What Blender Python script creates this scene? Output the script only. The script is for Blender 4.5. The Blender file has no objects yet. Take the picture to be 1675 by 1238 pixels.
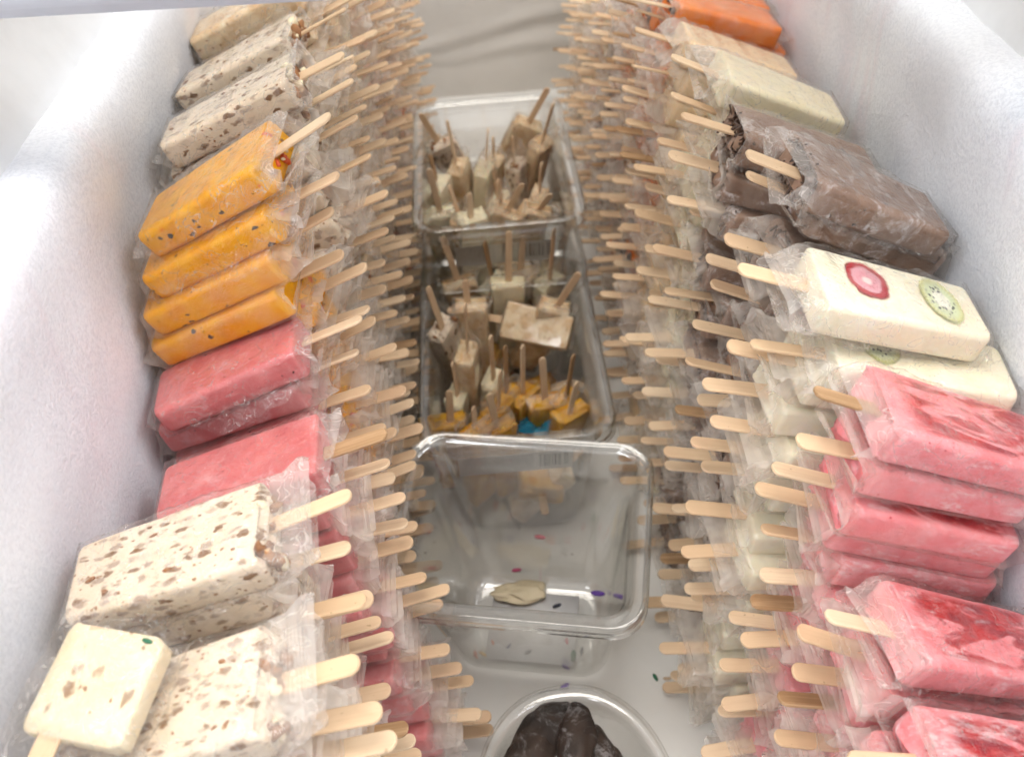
import bpy, math, random
import numpy as np
from mathutils import Matrix, Vector, noise, Euler

# ------------------------------------------------------------------ camera, world, lights, exposure
SC = bpy.context.scene
COL = SC.collection
H = 0.69                      # lens height above the freezer floor
cam_d = bpy.data.cameras.new('camera')
cam = bpy.data.objects.new('camera', cam_d); COL.objects.link(cam)
cam_d.sensor_width = 36.0
cam_d.lens = 36.0 * 1540.0 / 1675.0
cam_d.clip_start = 0.01; cam_d.clip_end = 50
PITCH, ROLL = math.radians(42), math.radians(-4.5)
cam.matrix_world = Matrix.Translation((0, 0, H)) @ Matrix.Rotation(math.pi/2 - PITCH, 4, 'X') @ Matrix.Rotation(ROLL, 4, 'Z')
cam_d.dof.use_dof = True
cam_d.dof.focus_distance = 0.52
cam_d.dof.aperture_fstop = 9.0
SC.camera = cam

w = bpy.data.worlds.new('World'); SC.world = w; w.use_nodes = True
wb = w.node_tree.nodes['Background']
wb.inputs[0].default_value = (1.0, 0.975, 0.95, 1)
wb.inputs[1].default_value = 0.86

def area(name, loc, target, sx, sy, power, col):
    d = bpy.data.lights.new(name, 'AREA'); d.shape = 'RECTANGLE'; d.size = sx; d.size_y = sy
    d.energy = power; d.color = col
    o = bpy.data.objects.new(name, d); COL.objects.link(o); o.location = loc
    o.rotation_euler = (Vector(target) - Vector(loc)).to_track_quat('-Z', 'Y').to_euler()
    return o
area('ceiling_or_fill_lamp', (-0.10, 0.35, 2.3), (0, 0.55, 0.2), 1.3, 0.9, 29, (1.0, 0.945, 0.87))
area('ceiling_or_fill_lamp', (-1.1, -0.7, 2.0), (0.2, 0.5, 0.35), 1.2, 0.5, 22, (0.92, 0.96, 1.0))
area('ceiling_or_fill_lamp', (1.2, -0.1, 2.0), (-0.2, 0.55, 0.35), 1.2, 0.5, 19, (0.94, 0.96, 1.0))  # added fill from the right, there to brighten the left wall

SC.view_settings.view_transform = 'Standard'
SC.view_settings.look = 'None'
SC.view_settings.exposure = 0.10
SC.view_settings.gamma = 1.0
SC.render.engine = 'CYCLES'
cy = SC.cycles
cy.max_bounces = 6; cy.diffuse_bounces = 4; cy.glossy_bounces = 2
cy.transmission_bounces = 3; cy.transparent_max_bounces = 28
cy.caustics_reflective = False; cy.caustics_refractive = False
cy.use_denoising = True
cy.use_adaptive_sampling = True; cy.adaptive_threshold = 0.06; cy.adaptive_min_samples = 14
cy.sample_clamp_indirect = 4.0

rng = random.Random(7)
# ------------------------------------------------------------------ projection helpers (only to find where things stand)
def _ray(px, py):
    a, b = (px-837.5)/1540.0, (py-619)/1540.0
    c, s = math.cos(ROLL), math.sin(ROLL)
    u = c*a + s*b; v = -s*a + c*b
    sp, cp = math.sin(PITCH), math.cos(PITCH)
    return Vector((u, cp - v*sp, -sp - v*cp))
def at_z(px, py, z):
    r = _ray(px, py); return r*((z-H)/r.z) + Vector((0, 0, H))
def at_y(px, py, y):
    r = _ray(px, py); return r*(y/r.y) + Vector((0, 0, H))
def to_px(p):
    p = Vector(p) - Vector((0, 0, H)); sp, cp = math.sin(PITCH), math.cos(PITCH)
    u, v, d = p.x, -(p.y*sp + p.z*cp), p.y*cp - p.z*sp
    c, s = math.cos(ROLL), math.sin(ROLL)
    if d < 0.02: return (-9999, -9999)
    return (837.5 + 1540*(c*u - s*v)/d, 619 + 1540*(s*u + c*v)/d)

# ------------------------------------------------------------------ material helpers
class NT:
    def __init__(self, name):
        self.m = bpy.data.materials.new(name); self.m.use_nodes = True
        self.t = self.m.node_tree; self.n = self.t.nodes; self.n.clear()
        self.out = self.n.new('ShaderNodeOutputMaterial')
    def add(self, typ, **kw):
        x = self.n.new('ShaderNode' + typ)
        for k, v in kw.items():
            if k.startswith('i_'):
                key = k[2:]
                key = int(key) if key.isdigit() else key.replace('_', ' ')
                if hasattr(v, 'is_output') or hasattr(v, 'links'): self.t.links.new(v, x.inputs[key])
                else: x.inputs[key].default_value = v
            else: setattr(x, k, v)
        return x
    def link(self, a, b): self.t.links.new(a, b)
    def val(self, v, sock): 
        if hasattr(v, 'links'): self.link(v, sock)
        else: sock.default_value = v
    def math(self, op, a, b=0.0, c=None, clamp=False):
        x = self.n.new('ShaderNodeMath'); x.operation = op; x.use_clamp = clamp
        self.val(a, x.inputs[0]); self.val(b, x.inputs[1])
        if c is not None: self.val(c, x.inputs[2])
        return x.outputs[0]
    def mix(self, f, a, b):
        x = self.n.new('ShaderNodeMix'); x.data_type = 'RGBA'
        self.val(f, x.inputs[0])
        for v, s in ((a, x.inputs[6]), (b, x.inputs[7])):
            if hasattr(v, 'links'): self.link(v, s)
            else: s.default_value = (*v, 1)
        return x.outputs[2]
    def ramp(self, f, p0, p1, c0=0.0, c1=1.0):
        x = self.n.new('ShaderNodeMapRange'); x.interpolation_type = 'SMOOTHSTEP'
        self.val(f, x.inputs[0]); x.inputs[1].default_value = p0; x.inputs[2].default_value = p1
        x.inputs[3].default_value = c0; x.inputs[4].default_value = c1
        return x.outputs[0]
    def coords(self, rand=True, scale=(1, 1, 1)):
        tc = self.add('TexCoord'); mp = self.add('Mapping'); mp.inputs['Scale'].default_value = scale
        self.link(tc.outputs['Object'], mp.inputs['Vector'])
        if rand:
            oi = self.add('ObjectInfo'); self.rand = oi.outputs['Random']
            cb = self.add('CombineXYZ')
            self.link(self.math('MULTIPLY', self.rand, 3.1), cb.inputs[0])
            self.link(self.math('MULTIPLY', self.rand, 7.7), cb.inputs[1])
            self.link(self.math('MULTIPLY', self.rand, 5.3), cb.inputs[2])
            self.link(cb.outputs[0], mp.inputs['Location'])
        self.obj = tc.outputs['Object']
        return mp.outputs[0]
    def noise(self, v, scale, detail=3.0, rough=0.55, dist=0.0):
        x = self.add('TexNoise', i_Scale=scale, i_Detail=detail, i_Roughness=rough, i_Distortion=dist); self.link(v, x.inputs['Vector'])
        return x.outputs[0]
    def voro(self, v, scale, rnd=1.0):
        x = self.add('TexVoronoi', i_Scale=scale, i_Randomness=rnd); self.link(v, x.inputs['Vector'])
        s = self.add('SeparateColor'); self.link(x.outputs['Color'], s.inputs[0])
        return x.outputs['Distance'], s.outputs[0], s.outputs[1]
    def bump(self, h, strength, dist):
        x = self.add('Bump', i_Strength=strength, i_Distance=dist); self.link(h, x.inputs['Height']); return x.outputs[0]
    def pbr(self, color, rough=0.5, normal=None, sss=0.0, spec=0.5, radius=(0.003, 0.002, 0.0015)):
        p = self.n.new('ShaderNodeBsdfPrincipled')
        if hasattr(color, 'links'): self.link(color, p.inputs['Base Color'])
        else: p.inputs['Base Color'].default_value = (*color, 1)
        self.val(rough, p.inputs['Roughness'])
        p.inputs['Specular IOR Level'].default_value = spec
        if sss:
            p.inputs['Subsurface Weight'].default_value = sss
            p.inputs['Subsurface Radius'].default_value = radius; p.inputs['Subsurface Scale'].default_value = 1.0
        if normal is not None: self.link(normal, p.inputs['Normal'])
        return p.outputs[0]
    def done(self, sh): self.link(sh, self.out.inputs['Surface']); return self.m

def frost_layer(n, v, base, amount=0.5):
    f = n.noise(v, 55, 6, 0.7, 0.6); f2 = n.noise(v, 400, 3, 0.6)
    k = n.math('MULTIPLY', n.ramp(f, 0.50, 0.68), n.ramp(f2, 0.3, 0.6), clamp=True)
    return n.mix(n.math('MULTIPLY', k, amount), base, (0.86, 0.84, 0.85))

def mat_body(name, base, base2, specks=(), frost=0.25, rough=0.45, sss=0.3):
    """frozen bar: mottled base, embedded specks (scale, size, share, colour, softness, stretch)."""
    n = NT(name); v = n.coords()
    c = n.mix(n.ramp(n.noise(v, 60, 4, 0.6), 0.35, 0.65), base, base2)
    for (sc, size, share, col, soft, st) in specks:
        mp = n.add('Mapping'); mp.inputs['Scale'].default_value = (1/st, 1, 1); n.link(v, mp.inputs['Vector'])
        wn = n.add('TexNoise', i_Scale=sc*1.6, i_Detail=2.0); n.link(mp.outputs[0], wn.inputs['Vector'])
        ad = n.add('VectorMath', operation='MULTIPLY_ADD'); n.link(wn.outputs['Color'], ad.inputs[0])
        ad.inputs[1].default_value = (0.95/sc,)*3; n.link(mp.outputs[0], ad.inputs[2])
        d, r1, r2 = n.voro(ad.outputs[0], sc)
        sz = n.math('MULTIPLY', r2, size)
        k = n.ramp(n.math('SUBTRACT', sz, d), -soft, soft)
        k = n.math('MULTIPLY', k, n.math('LESS_THAN', r1, share))
        k = n.math('MULTIPLY', k, n.ramp(r2, 0.2, 0.95, 0.25, 1.0))
        c = n.mix(k, c, col)
    c = frost_layer(n, v, c, frost)
    b = n.bump(n.noise(v, 260, 4, 0.6), 0.35, 0.0012)
    return n.done(n.pbr(c, rough, b, sss, 0.25))

M = {}
M['pecan'] = mat_body('pecan_cream_ice', (0.76, 0.645, 0.51), (0.72, 0.60, 0.455),
    [(170, 0.55, 0.42, (0.63, 0.52, 0.41), 0.18, 1.5), (290, 0.66, 0.42, (0.42, 0.32, 0.25), 0.22, 1.7), (270, 0.62, 0.40, (0.22, 0.12, 0.06), 0.17, 1.8), (520, 0.42, 0.25, (0.30, 0.15, 0.07), 0.06, 1.3)], 0.18)
M['cream_few'] = mat_body('plain_cream_ice', (0.79, 0.69, 0.50), (0.76, 0.64, 0.44), [(200, 0.55, 0.14, (0.30, 0.18, 0.10), 0.15, 1.6), (480, 0.42, 0.12, (0.30, 0.15, 0.07), 0.06, 1.3)], 0.2)
M['mango'] = mat_body('mango_chile_ice', (0.79, 0.385, 0.010), (0.73, 0.30, 0.006),
    [(210, 0.36, 0.22, (0.05, 0.04, 0.03), 0.05, 1.3), (120, 0.30, 0.10, (0.70, 0.12, 0.02), 0.12, 1.0), (480, 0.35, 0.12, (0.10, 0.05, 0.02), 0.05, 1.0)], 0.06)
M['rose'] = mat_body('strawberry_milk_ice', (0.64, 0.20, 0.20), (0.56, 0.145, 0.15),
    [(430, 0.30, 0.08, (0.10, 0.05, 0.05), 0.05, 1.3)], 0.2)
M['vanilla'] = mat_body('vanilla_cream_ice', (0.82, 0.74, 0.54), (0.80, 0.71, 0.49), [], 0.25)
M['fruit'] = mat_body('fruit_cream_ice', (0.82, 0.77, 0.61), (0.80, 0.73, 0.54), [], 0.3)
M['tan'] = mat_body('caramel_cream_ice', (0.80, 0.60, 0.38), (0.76, 0.55, 0.33), [], 0.15)
M['papaya'] = mat_body('orange_sherbet_ice', (0.78, 0.22, 0.025), (0.74, 0.18, 0.018), [], 0.20)
M['choc'] = mat_body('chocolate_ice', (0.29, 0.185, 0.13), (0.21, 0.125, 0.085),
    [(330, 0.35, 0.15, (0.05, 0.035, 0.03), 0.05, 1.8)], 0.62)
M['yellow'] = mat_body('yellow_fruit_ice', (0.68, 0.37, 0.03), (0.52, 0.24, 0.015), [], 0.12)
M['beige'] = mat_body('cinnamon_cream_ice', (0.78, 0.64, 0.44), (0.62, 0.42, 0.23), [(300, 0.4, 0.25, (0.30, 0.14, 0.06), 0.1, 1.0)], 0.25)

def mat_strawberry():
    n = NT('strawberries_and_cream_ice'); v = n.coords()
    c = n.mix(n.ramp(n.noise(v, 70, 4, 0.6), 0.35, 0.65), (0.81, 0.31, 0.33), (0.77, 0.22, 0.235))
    sp = n.add('SeparateXYZ'); n.link(n.obj, sp.inputs[0])
    top = n.ramp(sp.outputs[2], 0.016, 0.020)
    inx = n.math('MULTIPLY', n.ramp(sp.outputs[0], 0.084, 0.070), n.ramp(sp.outputs[0], 0.002, 0.012))
    iny = n.ramp(n.math('ABSOLUTE', sp.outputs[1]), 0.0215, 0.0165)
    st = n.add('Mapping'); st.inputs['Scale'].default_value = (0.5, 1.3, 1); n.link(v, st.inputs['Vector'])
    fr = n.noise(st.outputs[0], 48, 3, 0.5, 1.2)
    k = n.math('MULTIPLY', n.math('MULTIPLY', top, n.math('MULTIPLY', inx, iny)), n.ramp(fr, 0.40, 0.50))
    red = n.mix(n.ramp(n.noise(st.outputs[0], 150, 4, 0.6), 0.35, 0.65), (0.52, 0.032, 0.032), (0.28, 0.014, 0.024))
    red = n.mix(n.ramp(n.noise(st.outputs[0], 120, 4, 0.6, 2.0), 0.56, 0.70), red, (0.66, 0.16, 0.15))
    c = n.mix(k, c, red)
    d, r1, r2 = n.voro(v, 330)
    c = n.mix(n.math('MULTIPLY', n.ramp(d, 0.22, 0.14), n.math('LESS_THAN', r1, 0.12)), c, (0.45, 0.03, 0.05))
    c = frost_layer(n, st.outputs[0], c, 0.5)
    b = n.bump(n.noise(v, 380, 4, 0.65), 0.5, 0.0016)
    return n.done(n.pbr(c, 0.45, b, 0.3, 0.25))
M['berry'] = mat_strawberry()

def mat_wood():
    n = NT('birch_wood'); v = n.coords(True)
    gr = n.add('Mapping'); gr.inputs['Scale'].default_value = (14, 420, 120); n.link(v, gr.inputs['Vector'])
    g = n.noise(gr.outputs[0], 1.0, 4, 0.6, 0.4)
    g2 = n.noise(v, 25, 3, 0.5)
    c = n.mix(n.rand, (0.80, 0.63, 0.44), (0.66, 0.455, 0.275))
    fr_ = n.math('FRACT', n.math('MULTIPLY', n.rand, 17.3))
    c = n.mix(n.math('MULTIPLY', fr_, 0.45), c, (0.70, 0.50, 0.32))
    c = n.mix(n.ramp(g, 0.42, 0.75, 0, 0.55), c, (0.60, 0.42, 0.26))
    c = n.mix(n.ramp(g2, 0.40, 0.75, 0, 0.5), c, (0.62, 0.40, 0.25))
    c = n.mix(n.ramp(n.noise(v, 330, 2, 0.5), 0.70, 0.76, 0, 0.5), c, (0.30, 0.16, 0.08))
    old = n.math('GREATER_THAN', n.rand, 0.955)
    c = n.mix(n.math('MULTIPLY', old, n.ramp(g, 0.3, 0.6, 0.45, 0.9)), c, (0.33, 0.19, 0.09))
    b = n.bump(g, 0.25, 0.0004)
    return n.done(n.pbr(c, 0.6, b, 0, 0.3))
M['wood'] = mat_wood()

def mat_film(name, lo, hi, mouth, tint, gloss=0.8, rough=0.16, wrinkle=0.0):
    """thin bag: clear where it clings to the bar, milky where it hangs loose past the bar's end"""
    n = NT(name); v = n.coords()
    nz_ = n.noise(v, 55, 2, 0.6)
    haze = n.ramp(nz_, 0.35, 0.68, lo, hi)
    sp = n.add('SeparateXYZ'); n.link(n.obj, sp.inputs[0])
    haze = n.math('ADD', haze, n.ramp(sp.outputs[0], 0.086, 0.098, 0.0, mouth), clamp=True)
    tr = n.add('BsdfTransparent'); tr.inputs[0].default_value = (0.99, 0.985, 0.98, 1)
    df = n.add('BsdfDiffuse'); df.inputs[0].default_value = (*tint, 1)
    tl = n.add('BsdfTranslucent'); tl.inputs[0].default_value = (*tint, 1)
    m1 = n.add('MixShader'); m1.inputs[0].default_value = 0.5; n.link(df.outputs[0], m1.inputs[1]); n.link(tl.outputs[0], m1.inputs[2])
    m2 = n.add('MixShader'); n.link(haze, m2.inputs[0]); n.link(tr.outputs[0], m2.inputs[1]); n.link(m1.outputs[0], m2.inputs[2])
    gl = n.add('BsdfGlossy'); gl.inputs['Roughness'].default_value = rough; gl.inputs[0].default_value = (1, 1, 1, 1)
    lw = n.add('LayerWeight'); lw.inputs['Blend'].default_value = 0.5
    if wrinkle > 0.5:
        cr = n.noise(v, 60, 2, 0.5, 1.4); ln = n.ramp(n.math('ABSOLUTE', n.math('SUBTRACT', cr, 0.5)), 0.0, 0.012, 0.30, 0.0)
        n.link(n.math('ADD', haze, ln, clamp=True), m2.inputs[0])
    if wrinkle:
        b = n.bump(n.noise(v, 170, 2, 0.6, 1.0), wrinkle, 0.002); n.link(b, gl.inputs['Normal']); n.link(b, lw.inputs['Normal'])
    f5 = n.math('POWER', lw.outputs['Facing'], 4.0)
    k = n.math('MULTIPLY', n.math('MULTIPLY_ADD', f5, 0.80, 0.035), gloss)
    m3 = n.add('MixShader'); n.link(k, m3.inputs[0])
    n.link(m2.outputs[0], m3.inputs[1]); n.link(gl.outputs[0], m3.inputs[2])
    return n.done(m3.outputs[0])
M['film'] = mat_film('waxy_plastic_film', 0.02, 0.18, 0.22, (0.98, 0.92, 0.85), 0.6, 0.16, 0.35)
M['film_top'] = mat_film('clinging_plastic_film', 0.0, 0.07, 0.26, (0.97, 0.93, 0.89), 0.85, 0.12, 0.6)
M['film_clear'] = mat_film('clear_plastic_film', 0.03, 0.13, 0.05, (0.92, 0.90, 0.86), 1.0, 0.08)
M['film_blue'] = mat_film('blue_printed_film', 0.75, 0.98, 0.0, (0.03, 0.33, 0.55), 0.9, 0.1)

def mat_tub():
    n = NT('clear_polycarbonate')
    lw = n.add('LayerWeight'); lw.inputs['Blend'].default_value = 0.5
    tr = n.add('BsdfTransparent'); n.link(n.mix(n.math('POWER', lw.outputs['Facing'], 2.5), (0.992, 0.992, 0.988), (0.80, 0.80, 0.77)), tr.inputs[0])
    gl = n.add('BsdfGlossy'); gl.inputs['Roughness'].default_value = 0.07; gl.inputs[0].default_value = (1, 1, 1, 1)
    df = n.add('BsdfDiffuse'); df.inputs[0].default_value = (0.80, 0.80, 0.78, 1)
    v = n.coords(False)
    sm = n.ramp(n.noise(v, 30, 2, 0.6), 0.45, 0.75, 0.008, 0.04)
    m0 = n.add('MixShader'); n.link(sm, m0.inputs[0]); n.link(tr.outputs[0], m0.inputs[1]); n.link(df.outputs[0], m0.inputs[2])
    k = n.math('MULTIPLY_ADD', n.math('POWER', lw.outputs['Facing'], 4.0), 0.80, 0.085)
    m = n.add('MixShader'); n.link(k, m.inputs[0]); n.link(m0.outputs[0], m.inputs[1]); n.link(gl.outputs[0], m.inputs[2])
    return n.done(m.outputs[0])
M['tub'] = mat_tub()

def mat_frost(name, base=(0.90, 0.925, 0.975), pinkish=0.0):
    n = NT(name); tc = n.add('TexCoord'); v = tc.outputs['Object']
    big = n.noise(v, 5, 4, 0.55, 0.4)
    c = n.mix(n.ramp(big, 0.35, 0.7), base, (base[0]*0.95, base[1]*0.945, base[2]*0.96))
    st = n.add('Mapping'); st.inputs['Scale'].default_value = (1, 7, 2.2); n.link(v, st.inputs['Vector'])
    stn = n.noise(st.outputs[0], 2.2, 3, 0.5, 0.8)
    c = n.mix(n.ramp(stn, 0.52, 0.72, 0, 0.55), c, (0.80, 0.70, 0.76))
    g = n.noise(v, 430, 3, 0.8); g2 = n.noise(v, 260, 4, 0.65); g3 = n.noise(v, 60, 4, 0.6)
    patch = n.ramp(n.noise(v, 11, 4, 0.6), 0.30, 0.68, 0.40, 0.85)
    h = n.math('ADD', n.math('MULTIPLY', n.math('ADD', g, n.math('MULTIPLY', g2, 0.7)), patch), n.math('MULTIPLY', g3, 0.4))
    b = n.bump(h, 0.7, 0.0014)
    c = n.mix(n.math('MULTIPLY', n.ramp(g, 0.36, 0.60, 0.70, 0.0), patch), c, (0.66, 0.685, 0.75))  # grain shading painted in: low spots of the bump tinted grey
    d, r1, r2 = n.voro(v, 800)
    spark = n.math('MULTIPLY', n.math('LESS_THAN', r1, 0.04), n.ramp(d, 0.35, 0.2))
    c = n.mix(n.math('MULTIPLY', spark, 0.6), c, (0.98, 0.98, 1.0))  # near-white dots paint the glints of frost crystals into the colour
    return n.done(n.pbr(c, n.math('SUBTRACT', 0.75, n.math('MULTIPLY', spark, 0.5)), b, 0.0, 0.15))
M['frost'] = mat_frost('frost')
def mat_plain(name, col, rough=0.4, bump=0.0, spec=0.5, sss=0):
    n = NT(name); v = n.coords(False)
    c = n.mix(n.ramp(n.noise(v, 22, 4, 0.6), 0.35, 0.7), col, tuple(x*0.93 for x in col))
    return n.done(n.pbr(c, rough, n.bump(n.noise(v, 300, 3), 0.3, bump) if bump else None, sss, spec))
M['liner'] = mat_plain('white_liner', (0.80, 0.81, 0.83), 0.35)
M['rail'] = mat_plain('grey_lid_rail', (0.66, 0.69, 0.76), 0.35)
M['nut'] = mat_body('pecan_nut', (0.36, 0.17, 0.07), (0.20, 0.085, 0.035), [(300, 0.5, 0.3, (0.62, 0.45, 0.28), 0.1, 1.0)], 0.05, 0.5, 0)
M['shaving'] = mat_plain('dark_chocolate', (0.075, 0.042, 0.028), 0.35, 0.001)
M['darkchoc'] = mat_body('dark_chocolate_coating', (0.050, 0.034, 0.026), (0.030, 0.021, 0.017), [], 0.22, 0.5)
M['chile'] = mat_plain('red_chile', (0.62, 0.09, 0.02), 0.35, 0.001)
M['seed'] = mat_plain('pale_seed', (0.75, 0.62, 0.40), 0.4)
M['prune'] = mat_plain('black_fruit', (0.02, 0.014, 0.016), 0.3, 0.001)
M['cream_bit'] = mat_plain('frozen_cream', (0.83, 0.72, 0.50), 0.5, 0.002)
for nm, c in dict(red=(0.6, 0.03, 0.08), blue=(0.05, 0.06, 0.30), green=(0.02, 0.14, 0.07), orange=(0.80, 0.20, 0.05), violet=(0.16, 0.06, 0.45), yellow=(0.85, 0.50, 0.05), dark=(0.03, 0.035, 0.06), pink=(0.75, 0.08, 0.25), wood=(0.6, 0.45, 0.3)).items():
    M['s_' + nm] = mat_plain(nm + '_sprinkle', c, 0.4)

def mat_floor():
    n = NT('freezer_floor'); v = n.coords(False)
    c = n.mix(n.ramp(n.noise(v, 6, 4, 0.55), 0.35, 0.7), (0.80, 0.79, 0.76), (0.72, 0.71, 0.68))
    d, r1, r2 = n.voro(v, 120)
    c = n.mix(n.math('MULTIPLY', n.math('LESS_THAN', r1, 0.03), n.ramp(d, 0.25, 0.1, 0, 0.7)), c, (0.16, 0.11, 0.08))
    return n.done(n.pbr(c, 0.38, n.bump(n.noise(v, 30, 5), 0.2, 0.003)))
M['floor'] = mat_floor()
def mat_back():
    n = NT('back_wall_liner'); v = n.coords(False)
    c = n.mix(n.ramp(n.noise(v, 5, 4, 0.55), 0.35, 0.7), (0.64, 0.61, 0.57), (0.56, 0.53, 0.49))  # liner colour darkened to grey-beige to carry the dim light back here
    return n.done(n.pbr(c, 0.5, n.bump(n.noise(v, 60, 5), 0.3, 0.003)))
M['back'] = mat_back()

def soft_edge(n, sh, k):
    k = n.math('MULTIPLY_ADD', k, 0.86, 0.14)
    tr = n.add('BsdfTransparent'); m = n.add('MixShader'); n.link(k, m.inputs[0]); n.link(sh, m.inputs[1]); n.link(tr.outputs[0], m.inputs[2])
    return n.done(m.outputs[0])
def mat_kiwi():
    n = NT('kiwi_slice'); tc = n.add('TexCoord'); sp = n.add('SeparateXYZ'); n.link(tc.outputs['Object'], sp.inputs[0])
    x = n.math('DIVIDE', sp.outputs[0], 0.0115); y = n.math('DIVIDE', sp.outputs[1], 0.0195)
    r = n.math('SQRT', n.math('ADD', n.math('MULTIPLY', x, x), n.math('MULTIPLY', y, y)))
    r = n.math('ADD', r, n.math('MULTIPLY', n.math('SUBTRACT', n.noise(tc.outputs['Object'], 160, 3), 0.5), 0.22))
    ang = n.math('ARCTAN2', y, x)
    c = n.mix(n.ramp(r, 0.30, 0.50), (0.88, 0.87, 0.72), (0.60, 0.66, 0.42))
    c = n.mix(n.ramp(r, 0.60, 0.80), c, (0.56, 0.56, 0.25))
    rays = n.ramp(n.math('SINE', n.math('MULTIPLY', ang, 34)), 0.0, 0.8, 0, 0.4)
    c = n.mix(n.math('MULTIPLY', rays, n.ramp(r, 0.3, 0.6)), c, (0.82, 0.83, 0.55))
    mp = n.add('Mapping'); mp.inputs['Scale'].default_value = (1, 0.6, 1); n.link(tc.outputs['Object'], mp.inputs['Vector'])
    d, r1, r2 = n.voro(mp.outputs[0], 560)
    sd = n.math('MULTIPLY', n.math('MULTIPLY', n.ramp(r, 0.27, 0.34), n.ramp(r, 0.68, 0.56)), n.math('MULTIPLY', n.ramp(d, 0.46, 0.34), n.math('LESS_THAN', r1, 0.75)))
    c = n.mix(sd, c, (0.03, 0.028, 0.035))
    return soft_edge(n, n.pbr(c, 0.4), n.ramp(r, 0.76, 0.98))
M['kiwi'] = mat_kiwi()
def mat_slice():
    n = NT('strawberry_slice'); tc = n.add('TexCoord'); sp = n.add('SeparateXYZ'); n.link(tc.outputs['Object'], sp.inputs[0])
    x = n.math('DIVIDE', sp.outputs[0], 0.0125); y = n.math('DIVIDE', sp.outputs[1], 0.0155)
    r = n.math('SQRT', n.math('ADD', n.math('MULTIPLY', x, x), n.math('MULTIPLY', y, y)))
    r = n.math('ADD', r, n.math('MULTIPLY', n.math('SUBTRACT', n.noise(tc.outputs['Object'], 120, 3), 0.5), 0.40))
    c = n.mix(n.ramp(r, 0.10, 0.30), (0.86, 0.66, 0.62), (0.70, 0.30, 0.34))
    c = n.mix(n.ramp(r, 0.35, 0.70), c, (0.72, 0.40, 0.44))
    c = n.mix(n.ramp(r, 0.56, 0.74), c, (0.42, 0.025, 0.035))
    return soft_edge(n, n.pbr(c, 0.4), n.ramp(r, 0.80, 1.0))
M['slice'] = mat_slice()
def mat_label():
    n = NT('printed_label'); tc = n.add('TexCoord'); g = tc.outputs['Generated']
    sp = n.add('SeparateXYZ'); n.link(g, sp.inputs[0])
    X, Z = sp.outputs[0], sp.outputs[2]
    line = n.math('LESS_THAN', n.math('FRACT', n.math('MULTIPLY', Z, 7.0)), 0.42)
    cb = n.add('CombineXYZ'); n.link(n.math('MULTIPLY', X, 60), cb.inputs[0]); n.link(n.math('FLOOR', n.math('MULTIPLY', Z, 7.0)), cb.inputs[1])
    word = n.ramp(n.noise(cb.outputs[0], 1.0, 1, 0.5), 0.42, 0.5)
    txt = n.math('MULTIPLY', n.math('MULTIPLY', line, word), n.math('LESS_THAN', X, 0.66))
    c2 = n.add('CombineXYZ'); n.link(n.math('MULTIPLY', X, 130), c2.inputs[0])
    bar = n.math('GREATER_THAN', n.noise(c2.outputs[0], 1.0, 0, 0.5), 0.5)
    inb = n.math('MULTIPLY', n.math('MULTIPLY', n.math('GREATER_THAN', X, 0.70), n.math('LESS_THAN', X, 0.97)), n.math('MULTIPLY', n.math('GREATER_THAN', Z, 0.2), n.math('LESS_THAN', Z, 0.9)))
    k = n.math('ADD', n.math('MULTIPLY', txt, 0.55), n.math('MULTIPLY', bar, inb), clamp=True)
    return n.done(n.pbr(n.mix(k, (0.60, 0.59, 0.56), (0.10, 0.10, 0.10)), 0.5))
M['label'] = mat_label()

# ------------------------------------------------------------------ mesh helpers
def mesh(name, verts, faces, smooth=True, flat=()):
    me = bpy.data.meshes.new(name); me.from_pydata([tuple(v) for v in verts], [], faces); me.update()
    if smooth:
        fl = set(flat)
        me.polygons.foreach_set('use_smooth', [i not in fl for i in range(len(me.polygons))])
    return me
def obj(name, me, mat=None, parent=None, mw=None):
    o = bpy.data.objects.new(name, me); COL.objects.link(o)
    if mat is not None and me is not None:
        if not me.materials: me.materials.append(M[mat] if isinstance(mat, str) else mat)
        else:
            o.material_slots[0].link = 'OBJECT'; o.material_slots[0].material = M[mat] if isinstance(mat, str) else mat
    if parent is not None: o.parent = parent
    if mw is not None: o.matrix_local = mw
    return o
def tag(o, label=None, cat=None, group=None, kind=None):
    if label: o['label'] = label
    if cat: o['category'] = cat
    if group: o['group'] = group
    if kind: o['kind'] = kind
    return o
def rrect(wx, wy, r, n=6):
    """rounded rectangle in 2-D, counter-clockwise, 4*n points"""
    r = min(r, wx/2*0.999, wy/2*0.999); pts = []
    for cx, cyy, a0 in ((wx/2-r, wy/2-r, 0), (-wx/2+r, wy/2-r, 90), (-wx/2+r, -wy/2+r, 180), (wx/2-r, -wy/2+r, 270)):
        for i in range(n):
            a = math.radians(a0 + 90*i/(n-1)); pts.append((cx + r*math.cos(a), cyy + r*math.sin(a)))
    return pts
def loft(rings, cap0=True, cap1=True):
    verts = []; faces = []; n = len(rings[0])
    for r in rings: verts += list(r)
    for k in range(len(rings)-1):
        a, b = k*n, (k+1)*n
        for i in range(n):
            j = (i+1) % n; faces.append((a+i, a+j, b+j, b+i))
    if cap0: faces.append(tuple(reversed(range(n))))
    if cap1: faces.append(tuple(range((len(rings)-1)*n, len(rings)*n)))
    return verts, faces
def nz(p, s, seed=0.0): return noise.noise(Vector((p[0]*s + seed*13.1, p[1]*s + seed*7.3, p[2]*s - seed*3.7)))

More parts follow.
